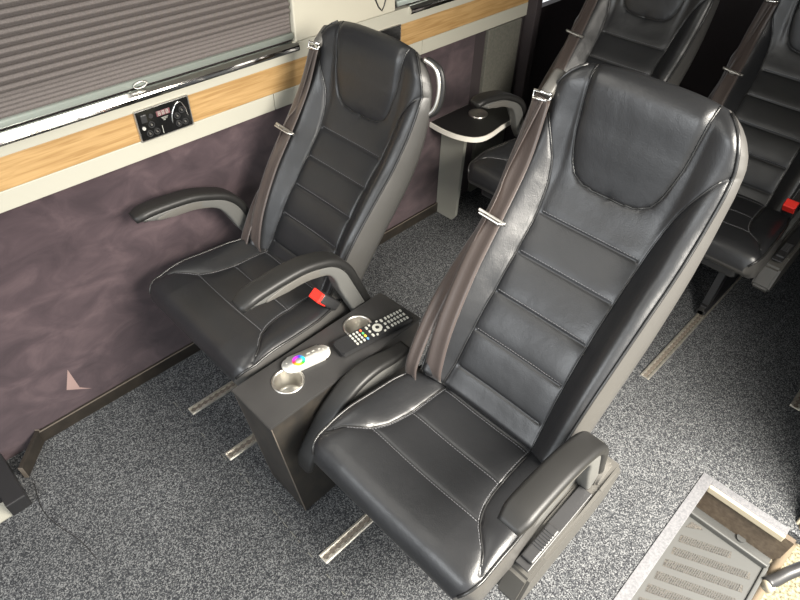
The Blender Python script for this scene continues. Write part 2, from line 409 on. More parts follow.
# ------------------------------------------------------------------ one coach seat
def make_seat(loc, back_scale=1.0, arms=('aisle', 'wall'), aisle_lowered=False, wall_lowered=False, handle=False, buckle=True, cover=True, recline=0.0, drop=0.0, arm_y=.244):
    root = empty('coach_seat', loc)
    # local frame: +x to the rear, +y to the seat's window-side arm, z up.
    # --- cushion
    Lc = .475
    def cf(S, Y, w):
        a = np.abs(Y)
        b = .013 * smooth01((a - .120) / .10) * smooth01(1.2 - (S - .30) / .12)
        crown = -.010 * (1 - (a / .13) ** 2) * (a < .13)
        return b + crown * .6 + .003
    # s runs from the rear (x=.865) to the nose (x=.39)
    X2S = lambda x: .865 - x
    bol = [(X2S(.455), .222), (X2S(.49), .198), (X2S(.525), .163), (X2S(.57), .140), (X2S(.64), .129), (X2S(.75), .126), (X2S(.865), .124)]
    cs = [(bol, .008, .016)]
    for x, ww in ((.535, .155), (.637, .129), (.742, .126)):
        cs.append(([(X2S(x), -ww), (X2S(x), ww)], .0035, .012))
    cpath = [(.865, .452), (.74, .452), (.60, .456), (.50, .463), (.43, .462), (.39, .452)]
    cus, csamp, cedge, cS = upholstery('cushion', cpath, [(0, .155), (.05, .178), (.11, .203), (.20, .222), (.32, .230), (.42, .230), (.455, .222), (.475, .205)],
                                  cf, cs, .100, None, .02, .060, root, flip=-1, nF=170, nS=170, bulge=.012)
    for sg in (1, -1):
        tube('piping', cedge(sg, .0015, .001, 0, len(cS) - 6), .0034, M['piping'], cus, 8)
    for x, ww in ((.535, .150), (.637, .127), (.742, .124)):
        st = stitches('stitching', [csamp(X2S(x - .004), y, .0008) for y in np.linspace(-ww, ww, 24)], cus)
    for sg in (1, -1):
        bl = spline(bol, 60)
        stitches('stitching', [csamp(q[0], sg * (q[1] - .004), .0008) for q in bl[6:]], cus)
        tube('seam_welt', [csamp(q[0], sg * (q[1] + .001), .0012) for q in bl[2:]], .0022, M['piping'], cus, 6)
    # --- backrest
    k = back_scale
    sp = [(.735, .455), (.770, .50), (.832, .60), (.886, .68), (.945, .76), (1.004, .835), (1.054, .92), (1.082, 1.02), (1.096, 1.10), (1.125, 1.17), (1.16, 1.21)]
    sp = [(.745 + (a - .745) * k, .455 + (b - .455) * k - drop) for a, b in sp]
    if recline:
        cr, sr = math.cos(recline), math.sin(recline)
        sp = [(.745 + (a - .745) * cr + (b - .455) * sr, .455 - (a - .745) * sr + (b - .455) * cr) for a, b in sp]
    off = -.055 * k
    Lb = .852 * k + off
    Z = lambda q: q * k + off
    def bf(S, Y, w):
        a = np.abs(Y); v = (S - off) / k
        lower = smooth01((.80 - v) / .25)
        b = .036 * smooth01((a - .116) / .065) * (.25 + .75 * lower)
        up = smooth01((v - .55) / .1)
        head = .009 * up * smooth01((.135 - a) / .03) * smooth01((v - .60) / .13)
        hollow = -.006 * (1 - (a / .12) ** 2) * (a < .12) * (1 - up)
        lum = .010 * np.exp(-((v - .25) / .16) ** 2)
        return b + head + hollow + lum + .004
    shoulder = [(Z(.740), .196), (Z(.722), .183), (Z(.685), .163), (Z(.64), .144), (Z(.585), .132), (Z(.50), .124), (Z(.35), .121), (Z(.15), .124), (.0, .130)]
    U = [(Z(.850), .124), (Z(.83), .123), (Z(.79), .121), (Z(.72), .116), (Z(.66), .103), (Z(.632), .090), (Z(.616), .070), (Z(.610), .04), (Z(.609), 0)]
    bs = [(shoulder, .006, .016), (U, .0045, .012)]
    for v in (.125, .225, .325, .425, .523):
        bs.append(([(Z(v), -.114), (Z(v), .114)], .0045, .012))
    wp = [(0, .180), (Z(.1), .186), (Z(.3), .194), (Z(.55), .201), (Z(.70), .201), (Z(.76), .196), (Z(.80), .188), (Z(.82), .179), (Z(.835), .167), (Z(.845), .152), (Z(.853), .132)]
    back, bsamp, bedge, bS = upholstery('backrest', sp, wp, bf, bs, .062 * k, Lb, .02, .045, root, flip=1, nF=170, nS=280, bulge=.020, thin=(.42, .30, .35), crown=.022)
    for sg in (1, -1):
        tube('piping', bedge(sg, .0015, .001, 4, len(bS) - 2), .0032, M['piping'], back, 8)
        sh = spline(shoulder, 80)
        tube('seam_welt', [bsamp(q[0], sg * q[1], .0008) for q in sh[2:]], .0019, M['piping'], back, 6)
        uu = spline(U, 60)
    uu = spline(U, 60); full = [bsamp(q[0], q[1], .0008) for q in uu] + [bsamp(q[0], -q[1], .0008) for q in uu[::-1][1:]]
    tube('headrest_piping', full, .0020, M['piping'], back, 6)
    for v in (.225, .325, .425, .523):
        stitches('stitching', [bsamp(Z(v) + .0045, y, .0008) for y in np.linspace(-.116, .116, 20)], back)
    # --- hard shell behind the backrest
    C = spline(sp, 80); bm = bmesh.new(); rings = []
    Ls = np.concatenate([[0], np.cumsum(np.linalg.norm(np.diff(C, axis=0), axis=1))])
    for q in np.linspace(0, 1, 40):
        s_ = .01 + q * (Lb - .17); x = np.interp(s_, Ls, C[:, 0]); z = np.interp(s_, Ls, C[:, 1])
        x2 = np.interp(s_ + .01, Ls, C[:, 0]); z2 = np.interp(s_ + .01, Ls, C[:, 1]); l = math.hypot(x2 - x, z2 - z)
        nx_, nz_ = (z2 - z) / l, -(x2 - x) / l
        w = float(np.interp(s_, [p[0] for p in wp], [p[1] for p in wp])) + .002
        tq = 1 - .42 * float(smooth01((s_ - .30) / .35)); d0, d1 = .040 * k * tq, .078 * k * tq
        row = [(w, d0), (w + .004, d0 + .012), (w - .004, d1 - .012), (w - .03, d1), (0, d1 + .006), (-w + .03, d1), (-w + .004, d1 - .012), (-w - .004, d0 + .012), (-w, d0)]
        rings.append([bm.verts.new((x + nx_ * d, y, z + nz_ * d)) for y, d in row])
    K = len(rings[0])
    for a, b in zip(rings, rings[1:]):
        for j in range(K): bm.faces.new((a[j], a[(j + 1) % K], b[(j + 1) % K], b[j]))
    bm.faces.new(rings[0][::-1]); bm.faces.new(rings[-1])
    mesh_bm('back_shell', bm, M['shell'], root, True)
    # --- seat pan and pedestal
    bm = bmesh.new()
    bm_box(bm, (.455, -.185, .325), (.84, .185, .372), .012)
    bm_box(bm, (.50, -.215, .345), (.84, .215, .385), .010)
    mesh_bm('seat_pan', bm, M['dkplastic'], root)
    for yy in (-.115, .145):
        bm = bmesh.new()
        bm_box(bm, (.62, yy - .018, .006), (.98, yy + .018, .028), .004)
        bm_box(bm, (.62, yy - .013, .006), (.668, yy + .013, .05), .004)
        sw = [(.63, .03), (.68, .03), (.74, .18), (.78, .335), (.70, .335), (.67, .20)]
        prism_bm(bm, sw, -.012, .012, Matrix.Translation((0, yy, 0)) @ Matrix.Rotation(PI / 2, 4, 'X'))
        sw = [(.98, .03), (.90, .03), (.84, .335), (.79, .335), (.86, .18)]
        prism_bm(bm, sw, -.012, .012, Matrix.Translation((0, yy, 0)) @ Matrix.Rotation(PI / 2, 4, 'X'))
        mesh_bm('leg', bm, M['blackmetal'], root)
    # --- armrests
    apath = [(.444, .642), (.49, .657), (.60, .668), (.665, .660), (.715, .640), (.752, .600), (.780, .54), (.808, .495)]
    def arm(side, lowered):
        sg = -1 if side == 'aisle' else 1
        yc = sg * (arm_y if side == 'aisle' else .262)
        P = np.array(apath)
        if drop == 0: P[:, 0] += .016 * np.clip((.60 - P[:, 0]) / .15, 0, 1); P[:, 1] += .018 * np.clip((.70 - P[:, 0]) / .2, 0, 1)
        if side == 'aisle': P[:, 1] += .012 * np.clip((.70 - P[:, 0]) / .2, 0, 1); P[-1] = (.830, .425)
        elif not lowered: P[:, 1] -= .045 * np.clip((P[:, 0] - .44) / .25, 0, 1)
        if lowered:
            a = math.radians(53); pv = np.array((.835, .43)); d = P - pv
            # forward is -x: lowering turns the tip down
            P = pv + np.stack([d[:, 0] * math.cos(a) - d[:, 1] * math.sin(a), d[:, 0] * math.sin(a) + d[:, 1] * math.cos(a)], 1)
            yc = sg * .284
        C = spline(P, 60)
        path = [(q[0], yc, q[1]) for q in C]
        def prof(t):
            sc = min(1, .55 + 6 * t)
            w = .056 * (min(1, .80 + 4 * t)) * (1 - .25 * smooth01((t - .6) / .4))
            return rrect(w, .024 * (.75 + .25 * sc), .0105, 4, 0, 0)
        bm = bmesh.new(); sweep_bm(bm, path, prof)
        r = mesh_bm('armrest', bm, M['armpad'], root, True); r['side'] = side
        # normal from sweep: t x side ; path goes +x so normal = (−)z -> shell sits on the positive b side
        def prof2(t):
            w = .043 * (1 - .2 * smooth01((t - .6) / .4)); h = .028 * min(1, .35 + 5 * t) + .016 * float(smooth01((t - .45) / .3))
            return rrect(w, h, .007, 3, 0, -(.010 + h / 2 - .002))
        bm = bmesh.new(); sweep_bm(bm, path[2:], prof2)
        sh = mesh_bm('arm_shell', bm, M['plastic'], r, True); sh['label'] = 'grey plastic underside of the armrest'
        for s2 in (1, -1):
            def prof3(t):
                tp = min(1, .3 + 4 * t) * min(1, .3 + 4 * (1 - t))
                return rrect(.003, .022 * tp, .0012, 2, s2 * (.0222 - .0046 * float(smooth01((t * .6 - .1) / .4))), -.024)
            bm = bmesh.new(); sweep_bm(bm, path[7:46], prof3); mesh_bm('side_inlay', bm, M['shell'], sh, True)
        # pivot boss
        if lowered or (drop > 0 and side == 'aisle'): return r
        bm = bmesh.new(); bm_cyl(bm, (C[-1][0] + .005, yc, C[-1][1] - .01), .033, .040, 'y', 32)
        bm_cyl(bm, (C[-1][0] + .005, yc + sg * .022, C[-1][1] - .01), .028, .006, 'y', 32)
        mesh_bm('arm_pivot', bm, M['shell'], r, False)
        return r
    if 'aisle' in arms: arm('aisle', aisle_lowered)
    if 'wall' in arms: arm('wall', wall_lowered)
    # --- moulded side cover with the recline lever
    if cover:
        bm = bmesh.new()
        sec = [(.52, .30), (.545, .372), (.60, .395), (.80, .405), (.875, .43), (.90, .38), (.87, .31), (.80, .285), (.60, .275), (.54, .275)]
        prism_bm(bm, sec, .228, .285, Matrix.Rotation(PI / 2, 4, 'X'))
        bmesh.ops.bevel(bm, geom=list(bm.edges), offset=.007, segments=2, affect='EDGES')
        cv = mesh_bm('side_cover', bm, M['cover'], root, False); cv['label'] = 'grey moulded side cover'
        bm = bmesh.new(); mt = Matrix.Translation((.66, -.258, .402)) @ Matrix.Rotation(math.radians(-3), 4, 'Y')
        bm_box(bm, (-.11, -.016, -.002), (.12, .016, .003), .002, 2, mt)
        mesh_bm('lever_plate', bm, M['dkplastic'], cv)
        bm = bmesh.new(); bm_box(bm, (-.095, -.014, .002), (.0, .014, .012), .004, 2, mt)
        for q in range(7): bm_box(bm, (-.062 + q * .007, -.012, .010), (-.059 + q * .007, .012, .0145), .001, 1, mt)
        lv = mesh_bm('recline_lever', bm, M['dkplastic'], cv); lv['label'] = 'ribbed black recline lever'
        bm = bmesh.new()
        prism_bm(bm, [(.56, .385), (.875, .44), (.865, .475), (.62, .425), (.55, .41)], .218, .232, Matrix.Rotation(PI / 2, 4, 'X'))
        mesh_bm('side_rail', bm, M['plastic'], cv)
    # --- seat belt: shoulder guide, two bands, tongue, red buckle
    a = np.array(bsamp(Z(.745), .203))
    tf = lambda x, y, z: (.745 + (x - .745) * k, y * (.93 + .07 * (k - .9) * 10), .455 + (z - .455) * k - drop)
    anc = tf(1.098, .200, 1.072)
    bm = bmesh.new()
    bm_box(bm, (-.030, -.016, -.016), (.030, .014, .016), .009, 3, Matrix.Translation(anc) @ Matrix.Rotation(math.radians(-40), 4, 'Y'))
    g = mesh_bm('belt_guide', bm, M['shell'], root, True)
    bm = bmesh.new()
    q0 = Vector((anc[0] - .030, anc[1] + .002, anc[2] - .014))
    tube_bm(bm, [q0 + Vector(v) for v in ((0, -.018, .006), (-.006, -.020, -.006), (-.010, .018, -.010), (-.002, .022, .004), (0, -.018, .006))], .0032, 8)
    mesh_bm('belt_loop', bm, M['chrome'], g, True)
    clip = bsamp(Z(.475), .188, .010)
    top = (q0.x - .004, q0.y, q0.z - .006)
    ribbon('belt_webbing', [top, bsamp(Z(.62), .196, .010), (clip[0] - .002, clip[1], clip[2]), bsamp(Z(.34), .180, .009), bsamp(Z(.20), .168, .008), bsamp(Z(.10), .156, .008), bsamp(Z(.065), .150, .004)],
           [(.25, 1, 0), (.2, 1, 0), (.1, 1, 0), (.0, 1, 0), (0, 1, 0), (0, 1, 0), (0, 1, 0)], .049, M['webbing'], root)
    ribbon('belt_webbing', [(top[0] + .006, top[1] + .008, top[2]), tf(1.010, .222, .905), (clip[0] + .004, clip[1] + .020, clip[2] + .004), tf(.845, .222, .675), tf(.770, .216, .585), tf(.712, .206, .500), tf(.700, .198, .455)],
           [(.5, .8, 0), (.8, .6, .2), (.9, .5, .3), (.8, .25, .6), (.8, .3, .6), (.4, .9, .4), (.1, 1, 0)], .038, M['webbing'], root)
    bm = bmesh.new(); mt = Matrix.Translation((clip[0] - .016, clip[1] - .002, clip[2])) @ Matrix.Rotation(math.radians(-32), 4, 'Y') @ Matrix.Rotation(math.radians(8), 4, 'X')
    bm_box(bm, (-.004, -.036, -.006), (.003, .036, .004), .002, 2, mt)
    bm_box(bm, (-.006, -.010, -.030), (-.003, .010, -.003), .002, 2, mt)
    tube_bm(bm, [mt @ Vector(v) for v in ((-.004, -.030, 0), (-.010, -.026, .010), (-.010, .026, .010), (-.004, .030, 0))], .0028, 8)
    tg = mesh_bm('belt_tongue', bm, M['steel'], root, False); tg['label'] = 'chromed steel belt tongue'
    if buckle:
        bm = bmesh.new(); mt = Matrix.Translation((.700, -.200, .500)) @ Matrix.Rotation(math.radians(-38), 4, 'Y')
        bm_box(bm, (-.014, -.021, -.055), (.014, .021, .028), .006, 3, mt)
        bk = mesh_bm('belt_buckle', bm, M['dkplastic'], root, True)
        bm = bmesh.new(); bm_box(bm, (-.0165, -.019, -.004), (.012, .019, .034), .003, 2, mt)
        rb = mesh_bm('release_button', bm, M['red'], bk); rb['label'] = 'red release button'
    if handle:
        p0 = bsamp(Z(.80), -.18); x0, z0 = p0[0], p0[2]
        pts = [(x0 + .040, -.190, z0 + .010), (x0 + .044, -.228, z0 - .005), (x0 + .042, -.243, z0 - .05), (x0 + .032, -.238, z0 - .10), (x0 + .018, -.205, z0 - .130)]
        pts = [(x - .004, y + .012, z + .022) for x, y, z in pts]
        h = tube('grab_handle', spline(pts, 40), .0075, M['armpad'], root, 12)
        pts2 = [(x - .006, y + .006, z) for x, y, z in pts]
        hi = tube('handle_inlay', spline(pts2, 40), .006, M['steel'], h, 10); hi['label'] = 'polished inner face of the handle'
    return root

def copy_tree(o, parent=None):
    c = o.copy(); COL.objects.link(c); c.parent = parent
    for ch in list(o.children): copy_tree(ch, c)
    return c

# front row
aisle = make_seat((0, .43, 0), 1.0, wall_lowered=True, buckle=False)
tag(aisle, 'large black leather coach seat in the foreground beside the aisle, one armrest lowered', 'seat', 'coach seats')
win = make_seat((0, 1.155, 0), .905, handle=True, cover=False, drop=.030, arm_y=.226)
tag(win, 'black leather coach seat against the plum wall, with a silver grab handle on its back', 'seat', 'coach seats')
# rear row
s3 = make_seat((1.15, .955, 0), .95, arms=('wall',), cover=False)
tag(s3, 'rear black leather coach seat beside the small table, mostly hidden behind the foreground seat', 'seat', 'coach seats')
s4 = make_seat((1.37, .445, 0), .92, arms=(), drop=.03)
tag(s4, 'rear black leather seat at the top right with a red belt buckle', 'seat', 'coach seats')
for r in [ch for s_ in (aisle, win, s3) for ch in s_.children]:
    if 'side' in r: del r['side']

# ------------------------------------------------------------------ console between the seats
con = empty('centre_console', (.62, .83, 0)); IC = Matrix.Translation((-.62, -.83, 0))
tag(con, 'black box console with two steel cup holders standing between the front seats', 'console')
def con_body():
    bm = bmesh.new()
    # top outline (x,y) at z=.45 and bottom outline at z=.0, front face leaning back
    top = [(.372, .748), (.372, .898), (.860, .903), (.868, .757)]
    bot = [(.425, .748), (.425, .900), (.850, .905), (.856, .757)]
    T_ = [bm.verts.new(IC @ Vector((x, y, .446))) for x, y in top]; B_ = [bm.verts.new(IC @ Vector((x, y, .0))) for x, y in bot]
    bm.faces.new(T_); bm.faces.new(B_[::-1])
    for i in range(4): bm.faces.new((T_[i], T_[(i + 1) % 4], B_[(i + 1) % 4], B_[i]))
    return bm
bm = con_body(); bmesh.ops.bevel(bm, geom=list(bm.edges), offset=.002, segments=1, affect='EDGES')
body = mesh_bm('cabinet_body', bm, M['consoleside'], con)
bm = bmesh.new(); prism_bm(bm, [(.368, .745), (.368, .900), (.862, .905), (.870, .754)], .446, .4535, IC)
bmesh.ops.bevel(bm, geom=list(bm.edges), offset=.0015, segments=2, affect='EDGES')
top = mesh_bm('console_top', bm, M['consoletop'], con)
cups = [(.482, .828), (.727, .848)]
bm = bmesh.new()
for x, y in cups: bm_cyl(bm, (x - .62, y - .83, .43), .0352, .09, 'z', 48)
cutter = mesh_bm('cutter', bm, M['steel'])
for ob in (body, top):
    md = ob.modifiers.new('b', 'BOOLEAN'); md.operation = 'DIFFERENCE'; md.object = cutter; md.solver = 'EXACT'
    cutter.location = con.location
bpy.context.view_layer.update()
dg = bpy.context.evaluated_depsgraph_get()
for ob in (body, top):
    nm = bpy.data.meshes.new_from_object(ob.evaluated_get(dg)); ob.modifiers.clear(); ob.data = nm
bpy.data.objects.remove(cutter)
for x, y in cups:
    bm = bmesh.new(); prof = [(.040, .4537), (.0405, .4555), (.036, .4562), (.0345, .453), (.0335, .400), (.030, .392), (.0, .391), (.0, .389), (.032, .389), (.0350, .398), (.0351, .4537)]
    n = 48; rings = []
    for r, z in prof:
        rings.append([bm.verts.new((x - .62 + max(r, 1e-4) * math.cos(2 * PI * k / n), y - .83 + max(r, 1e-4) * math.sin(2 * PI * k / n), z)) for k in range(n)])
    for a, b in zip(rings, rings[1:]):
        for k in range(n): bm.faces.new((a[k], a[(k + 1) % n], b[(k + 1) % n], b[k]))
    c = mesh_bm('cup_holder', bm, M['steel'], con, True); c['label'] = 'round steel cup holder'
# worn edge along the top right of the box and down its front corner
bm = bmesh.new()
tube_bm(bm, [IC @ Vector((.371, .7475, .449)), IC @ Vector((.60, .7515, .449))], .0017, 6)
tube_bm(bm, [IC @ Vector((.373, .748, .444)), IC @ Vector((.4245, .748, .004))], .0014, 6)
mesh_bm('worn_edge', bm, M['edge'], con)['label'] = 'scuffed pale edge'
bm = bmesh.new()
tube_bm(bm, [IC @ Vector((.3735, .900, .444)), IC @ Vector((.4255, .900, .004))], .0012, 6)
mesh_bm('corner_edge', bm, M['edge'], con)

# ------------------------------------------------------------------ remotes
def place(x, y, z, ang): return Matrix.Translation((x, y, z)) @ Matrix.Rotation(ang, 4, 'Z')
rem = empty('remote_control', (.737, .798, .4537), math.radians(-8.0)); 
tag(rem, 'long black remote control with rows of small buttons, lying across the rear cup holder', 'remote control')
bm = bmesh.new(); prism_bm(bm, rrect(.225, .050, .008, 5), .002, .017); bmesh.ops.bevel(bm, geom=[e for e in bm.edges if abs(e.verts[0].co.z - e.verts[1].co.z) < 1e-6], offset=.003, segments=2, affect='EDGES')
mesh_bm('casing', bm, M['remote'], rem)
bm = bmesh.new(); bm_box(bm, (-.10, -.02, .0005), (.10, .02, .004), .001)
mesh_bm('battery_cover', bm, M['remote'], rem)
btn0 = None
def rbtn(x, y, w, h, m):
    bm = bmesh.new(); prism_bm(bm, rrect(w, h, min(w, h) * .3, 2), .0165, .0188, Matrix.Translation((x, y, 0)))
    return mesh_bm('button', bm, m, rem)
for c in range(4):
    yy = (-.0165, -.0055, .0055, .0165)[c]
    for r_ in range(4):
        mm = M['button']
        if r_ == 3: mm = (M['colour_b'], M['colour_y'], M['colour_g'], M['colour_r'])[c]
        rbtn(-.062 + r_ * .0105, yy, .0055, .0072, mm)
for c in (-1, 1):
    rbtn(-.013, c * .015, .006, .010, M['button']); rbtn(-.002, c * .0195, .006, .006, M['button'])
    rbtn(.022, c * .0195, .006, .006, M['button']); rbtn(.034, c * .015, .006, .010, M['button'])
rbtn(-.013, 0, .006, .008, M['button']); rbtn(.036, 0, .006, .008, M['button'])
for r_ in range(6):
    for c in range(3): rbtn(.048 + r_ * .0098, (-.0155, 0, .0155)[c], .0055, .0095, M['button'])
bm = bmesh.new(); bm_cyl(bm, (.011, 0, .0178), .0135, .003, 'z', 32); dp = mesh_bm('direction_pad', bm, M['button'], rem)
bm = bmesh.new(); bm_cyl(bm, (.011, 0, .0195), .0052, .002, 'z', 24); mesh_bm('centre_button', bm, M['remote'], dp)

wr = empty('remote_control', (.555, .849, .4537), math.radians(-12))
tag(wr, 'small white rounded remote with a rainbow colour wheel, lying between the two cup holders', 'remote control')
bm = bmesh.new(); prism_bm(bm, rrect(.128, .049, .0235, 8), .0, .011)
bmesh.ops.bevel(bm, geom=[e for e in bm.edges if abs(e.verts[0].co.z - e.verts[1].co.z) < 1e-6], offset=.004, segments=3, affect='EDGES')
mesh_bm('casing', bm, M['white'], wr, True)
def wheel_mat():
    m = mat('colour_wheel', (1, 1, 1), .35); nt = m.node_tree; b = nt.nodes['Principled BSDF']
    tc = nt.nodes['Texture Coordinate']; g = nt.nodes.new('ShaderNodeTexGradient'); g.gradient_type = 'RADIAL'
    h = nt.nodes.new('ShaderNodeCombineColor'); h.mode = 'HSV'; h.inputs[1].default_value = .95; h.inputs[2].default_value = .55
    nt.links.new(tc.outputs['Object'], g.inputs['Vector']); nt.links.new(g.outputs['Fac'], h.inputs[0]); nt.links.new(h.outputs['Color'], b.inputs['Base Color'])
    return m
bm = bmesh.new(); n = 40
rg = [[bm.verts.new((r * math.cos(2 * PI * k / n), r * math.sin(2 * PI * k / n), z)) for k in range(n)] for r, z in ((.009, .0), (.009, .0012), (.0165, .0012), (.0165, .0))]
for a, b in zip(rg, rg[1:]):
    for k in range(n): bm.faces.new((a[k], a[(k + 1) % n], b[(k + 1) % n], b[k]))
cw = mesh_bm('colour_wheel', bm, wheel_mat(), wr); cw.location = (-.020, 0, .0105); cw['label'] = 'rainbow coloured touch ring'
for x, y, w, h in ((.010, .009, .010, .003), (.010, -.009, .010, .003), (.024, .010, .008, .003), (.024, -.010, .008, .003), (.024, 0, .010, .003), (.040, .008, .006, .003), (.040, -.008, .006, .003), (.048, 0, .003, .010), (-.050, .007, .004, .003), (-.050, -.007, .004, .003)):
    bm = bmesh.new(); prism_bm(bm, rrect(w, h, .001, 2), .0108, .0114, Matrix.Translation((x, y, 0))); mesh_bm('button', bm, M['button'], wr)

# ------------------------------------------------------------------ setting
YW = 1.49; YR = -.28; XF, XR = -1.3, 3.1; ZC = 1.86
def structure(o): o['kind'] = 'structure'; return o
# floor with the step well cut out
bm = bmesh.new()
bm_box(bm, (-.14, 0.012, -.03), (XR, YW + .02, 0))
bm_box(bm, (1.352, YR, -.03), (XR, 0.012, 0))
bm_box(bm, (-1.3, -.3, -.03), (-.14, 1.30, 0))
structure(mesh_bm('floor', bm, M['carpet']))
# carpet joints
bm = bmesh.new()
y = .50
while y < 1.34:
    l = random.uniform(.006, .03)
    if random.random() < .45: bm_box(bm, (.356 + .004 * math.sin(y * 9), y, -.001), (.3580 + .004 * math.sin(y * 9), y + l, .0008))
    y += l + random.uniform(.004, .02)
structure(mesh_bm('trim_1', bm, M['darkgrey']))
pts = spline([(-.08, 1.36, .0003), (-.095, 1.27, .0003), (-.088, 1.20, .0003), (-.06, 1.10, .0003), (-.05, 1.02, .0003)], 40)
structure(tube('trim_2', pts, .0012, M['print']))
# left wall
bm = bmesh.new(); bm_box(bm, (-1.3, YW, -.03), (1.93, YW + .04, .752)); structure(mesh_bm('wall_left', bm, M['suede']))
bm = bmesh.new(); bm_box(bm, (-1.3, YW + .012, .75), (2.25, YW + .05, .96)); structure(mesh_bm('wall_left_inner', bm, M['darkfabric']))
structure(box('baseboard_left', (-.004, YW - .012, 0), (1.93, YW, .046), M['baseboard'], bev=.0015))
structure(box('trim_3', (.0, YW - .0125, .0455), (1.93, YW - .0095, .048), M['edge']))
structure(box('trim_4', (-1.3, YW - .006, .750), (.972, YW + .02, .800), M['trim'], bev=.0015))
structure(box('trim_5', (.974, YW - .006, .750), (1.62, YW + .02, .800), M['trim'], bev=.0015))
structure(box('trim_6', (1.622, YW - .006, .750), (2.30, YW + .02, .800), M['trim'], bev=.0015))
structure(box('trim_7', (-1.3, YW - .005, .8005), (1.50, YW + .02, .878), M['oak'], bev=.001))
structure(box('trim_8', (1.50, YW - .005, .8005), (2.35, YW + .02, .878), M['oak'], bev=.001))
structure(box('trim_9', (-1.3, YW - .007, .8785), (2.6, YW + .02, .928), M['trim'], bev=.0015))
# chromed ledge strips under the blinds
def ledge(name, x0, x1):
    bm = bmesh.new()
    sweep_bm(bm, [(x0, YW - .010, .918), (x1, YW - .010, .918)], lambda t: [(.010, -.014), (.010, .015), (.006, .015), (-.008, .004), (-.0095, .0), (-.009, -.006), (-.006, -.012)], side=(0, 1, 0))
    return structure(mesh_bm(name, bm, M['chrome'], None, False))
ledge('trim_10', -1.3, 1.075); ledge('trim_11', 1.545, 2.4)
# pillar panel between the windows
structure(box('trim_12', (1.068, YW - .012, .930), (1.476, YW + .03, ZC), M['pillarpanel'], bev=.004))
# emblem outline on the pillar panel
bm = bmesh.new()
em = [(1.372, 1.02), (1.385, .985), (1.400, .958), (1.414, .945), (1.424, .958), (1.436, .99), (1.444, 1.03), (1.430, 1.06), (1.395, 1.06), (1.372, 1.02)]
tube_bm(bm, [(x, YW - .0125, z) for x, z in em], .0026, 6)
o = mesh_bm('emblem', bm, M['print'], None, True); tag(o, 'black outline emblem drawn on the cream pillar panel above the window seat', 'emblem')

# windows with pleated blinds
def blind(x0, x1, label):
    root = empty('window_blind', ((x0 + x1) / 2, YW, .94)); tag(root, label, 'blind', 'pleated blinds')
    ox = (x0 + x1) / 2; hw = (x1 - x0) / 2
    P = []; z = .016; y = .004
    P.append((y, z))
    for i in range(5): P += [(y - .001, z + .005), (y + .001, z + .010)]; z += .010
    n = 0
    while z < .9:
        P += [(y - .006, z + .007), (y - .0075, z + .010), (y - .002, z + .0155), (y + .002, z + .0168), (y, z + .018)]; z += .018
    bm = bmesh.new()
    a = [bm.verts.new((-hw, q[0], q[1])) for q in P]; b = [bm.verts.new((hw, q[0], q[1])) for q in P]
    a2 = [bm.verts.new((-hw, q[0] + .002, q[1])) for q in P]; b2 = [bm.verts.new((hw, q[0] + .002, q[1])) for q in P]
    for i in range(len(P) - 1):
        bm.faces.new((a[i], b[i], b[i + 1], a[i + 1])); bm.faces.new((a2[i + 1], b2[i + 1], b2[i], a2[i]))
        bm.faces.new((a[i + 1], a2[i + 1], a2[i], a[i])); bm.faces.new((b[i], b2[i], b2[i + 1], b[i + 1]))
    mesh_bm('pleated_fabric', bm, M['blind'], root)
    bm = bmesh.new(); sweep_bm(bm, [(-hw, -.002, .008), (hw, -.002, .008)], lambda t: rrect(.016, .018, .005, 4))
    rl = mesh_bm('bottom_rail', bm, M['rail'], root, True); rl['label'] = 'grey aluminium bottom rail'
    return root
bl = blind(-1.28, 1.064, 'long plum-grey pleated blind pulled down above the oak strip at the top left')
ring = []
for k in range(25):
    a = 2 * PI * k / 24; ring.append((.585 - (-1.28 + 1.064) / 2 + .017 * math.cos(a), -.014 - .003 * math.sin(a), .006 + .0085 * math.sin(a)))
r = tube('pull_ring', ring, .0022, M['steel'], bl, 8); r['label'] = 'small metal pull ring'
blind(1.49, 2.9, 'short stretch of pleated blind behind the window seat, at the top centre')
def window(name, x0, x1):
    bm = bmesh.new(); bm_box(bm, (x0, YW + .035, .93), (x1, YW + .043, ZC)); return structure(mesh_bm(name, bm, M['glass']))
window('window_1', -1.3, 1.07); window('window_2', 1.476, 3.1)
# roof, rear bulkhead, right side wall, rear wall lining
structure(box('ceiling', (-.9, YR - .05, ZC), (XR + .05, YW + .08, ZC + .03), M['headliner']))
structure(box('wall_back', (XR, YR - .05, -.03), (XR + .04, YW + .08, ZC), M['darkfabric']))
structure(box('wall_right', (1.42, YR - .05, -.03), (XR, YR, ZC), M['darkfabric']))
structure(box('trim_13', (1.93, YW + .005, -.03), (XR, YW + .04, .752), M['darkfabric']))
structure(box('trim_14', (2.00, YW - .012, .0), (2.215, YW + .006, .748), M['darkgrey'], bev=.002))
structure(box('trim_15', (2.25, YW - .05, .0), (2.29, YW + .006, ZC), M['darkfabric'], bev=.004))
# pale nap mark brushed into the suede
bm = bmesh.new()
vs = [bm.verts.new(v) for v in ((.118, YW - .0006, .135), (.181, YW - .0006, .088), (.152, YW - .0006, .118), (.146, YW - .0006, .206))]
bm.faces.new(vs); 
o = structure(mesh_bm('wall_left_mark', bm, mat('pale_suede_nap', (.26, .18, .165), .85)))

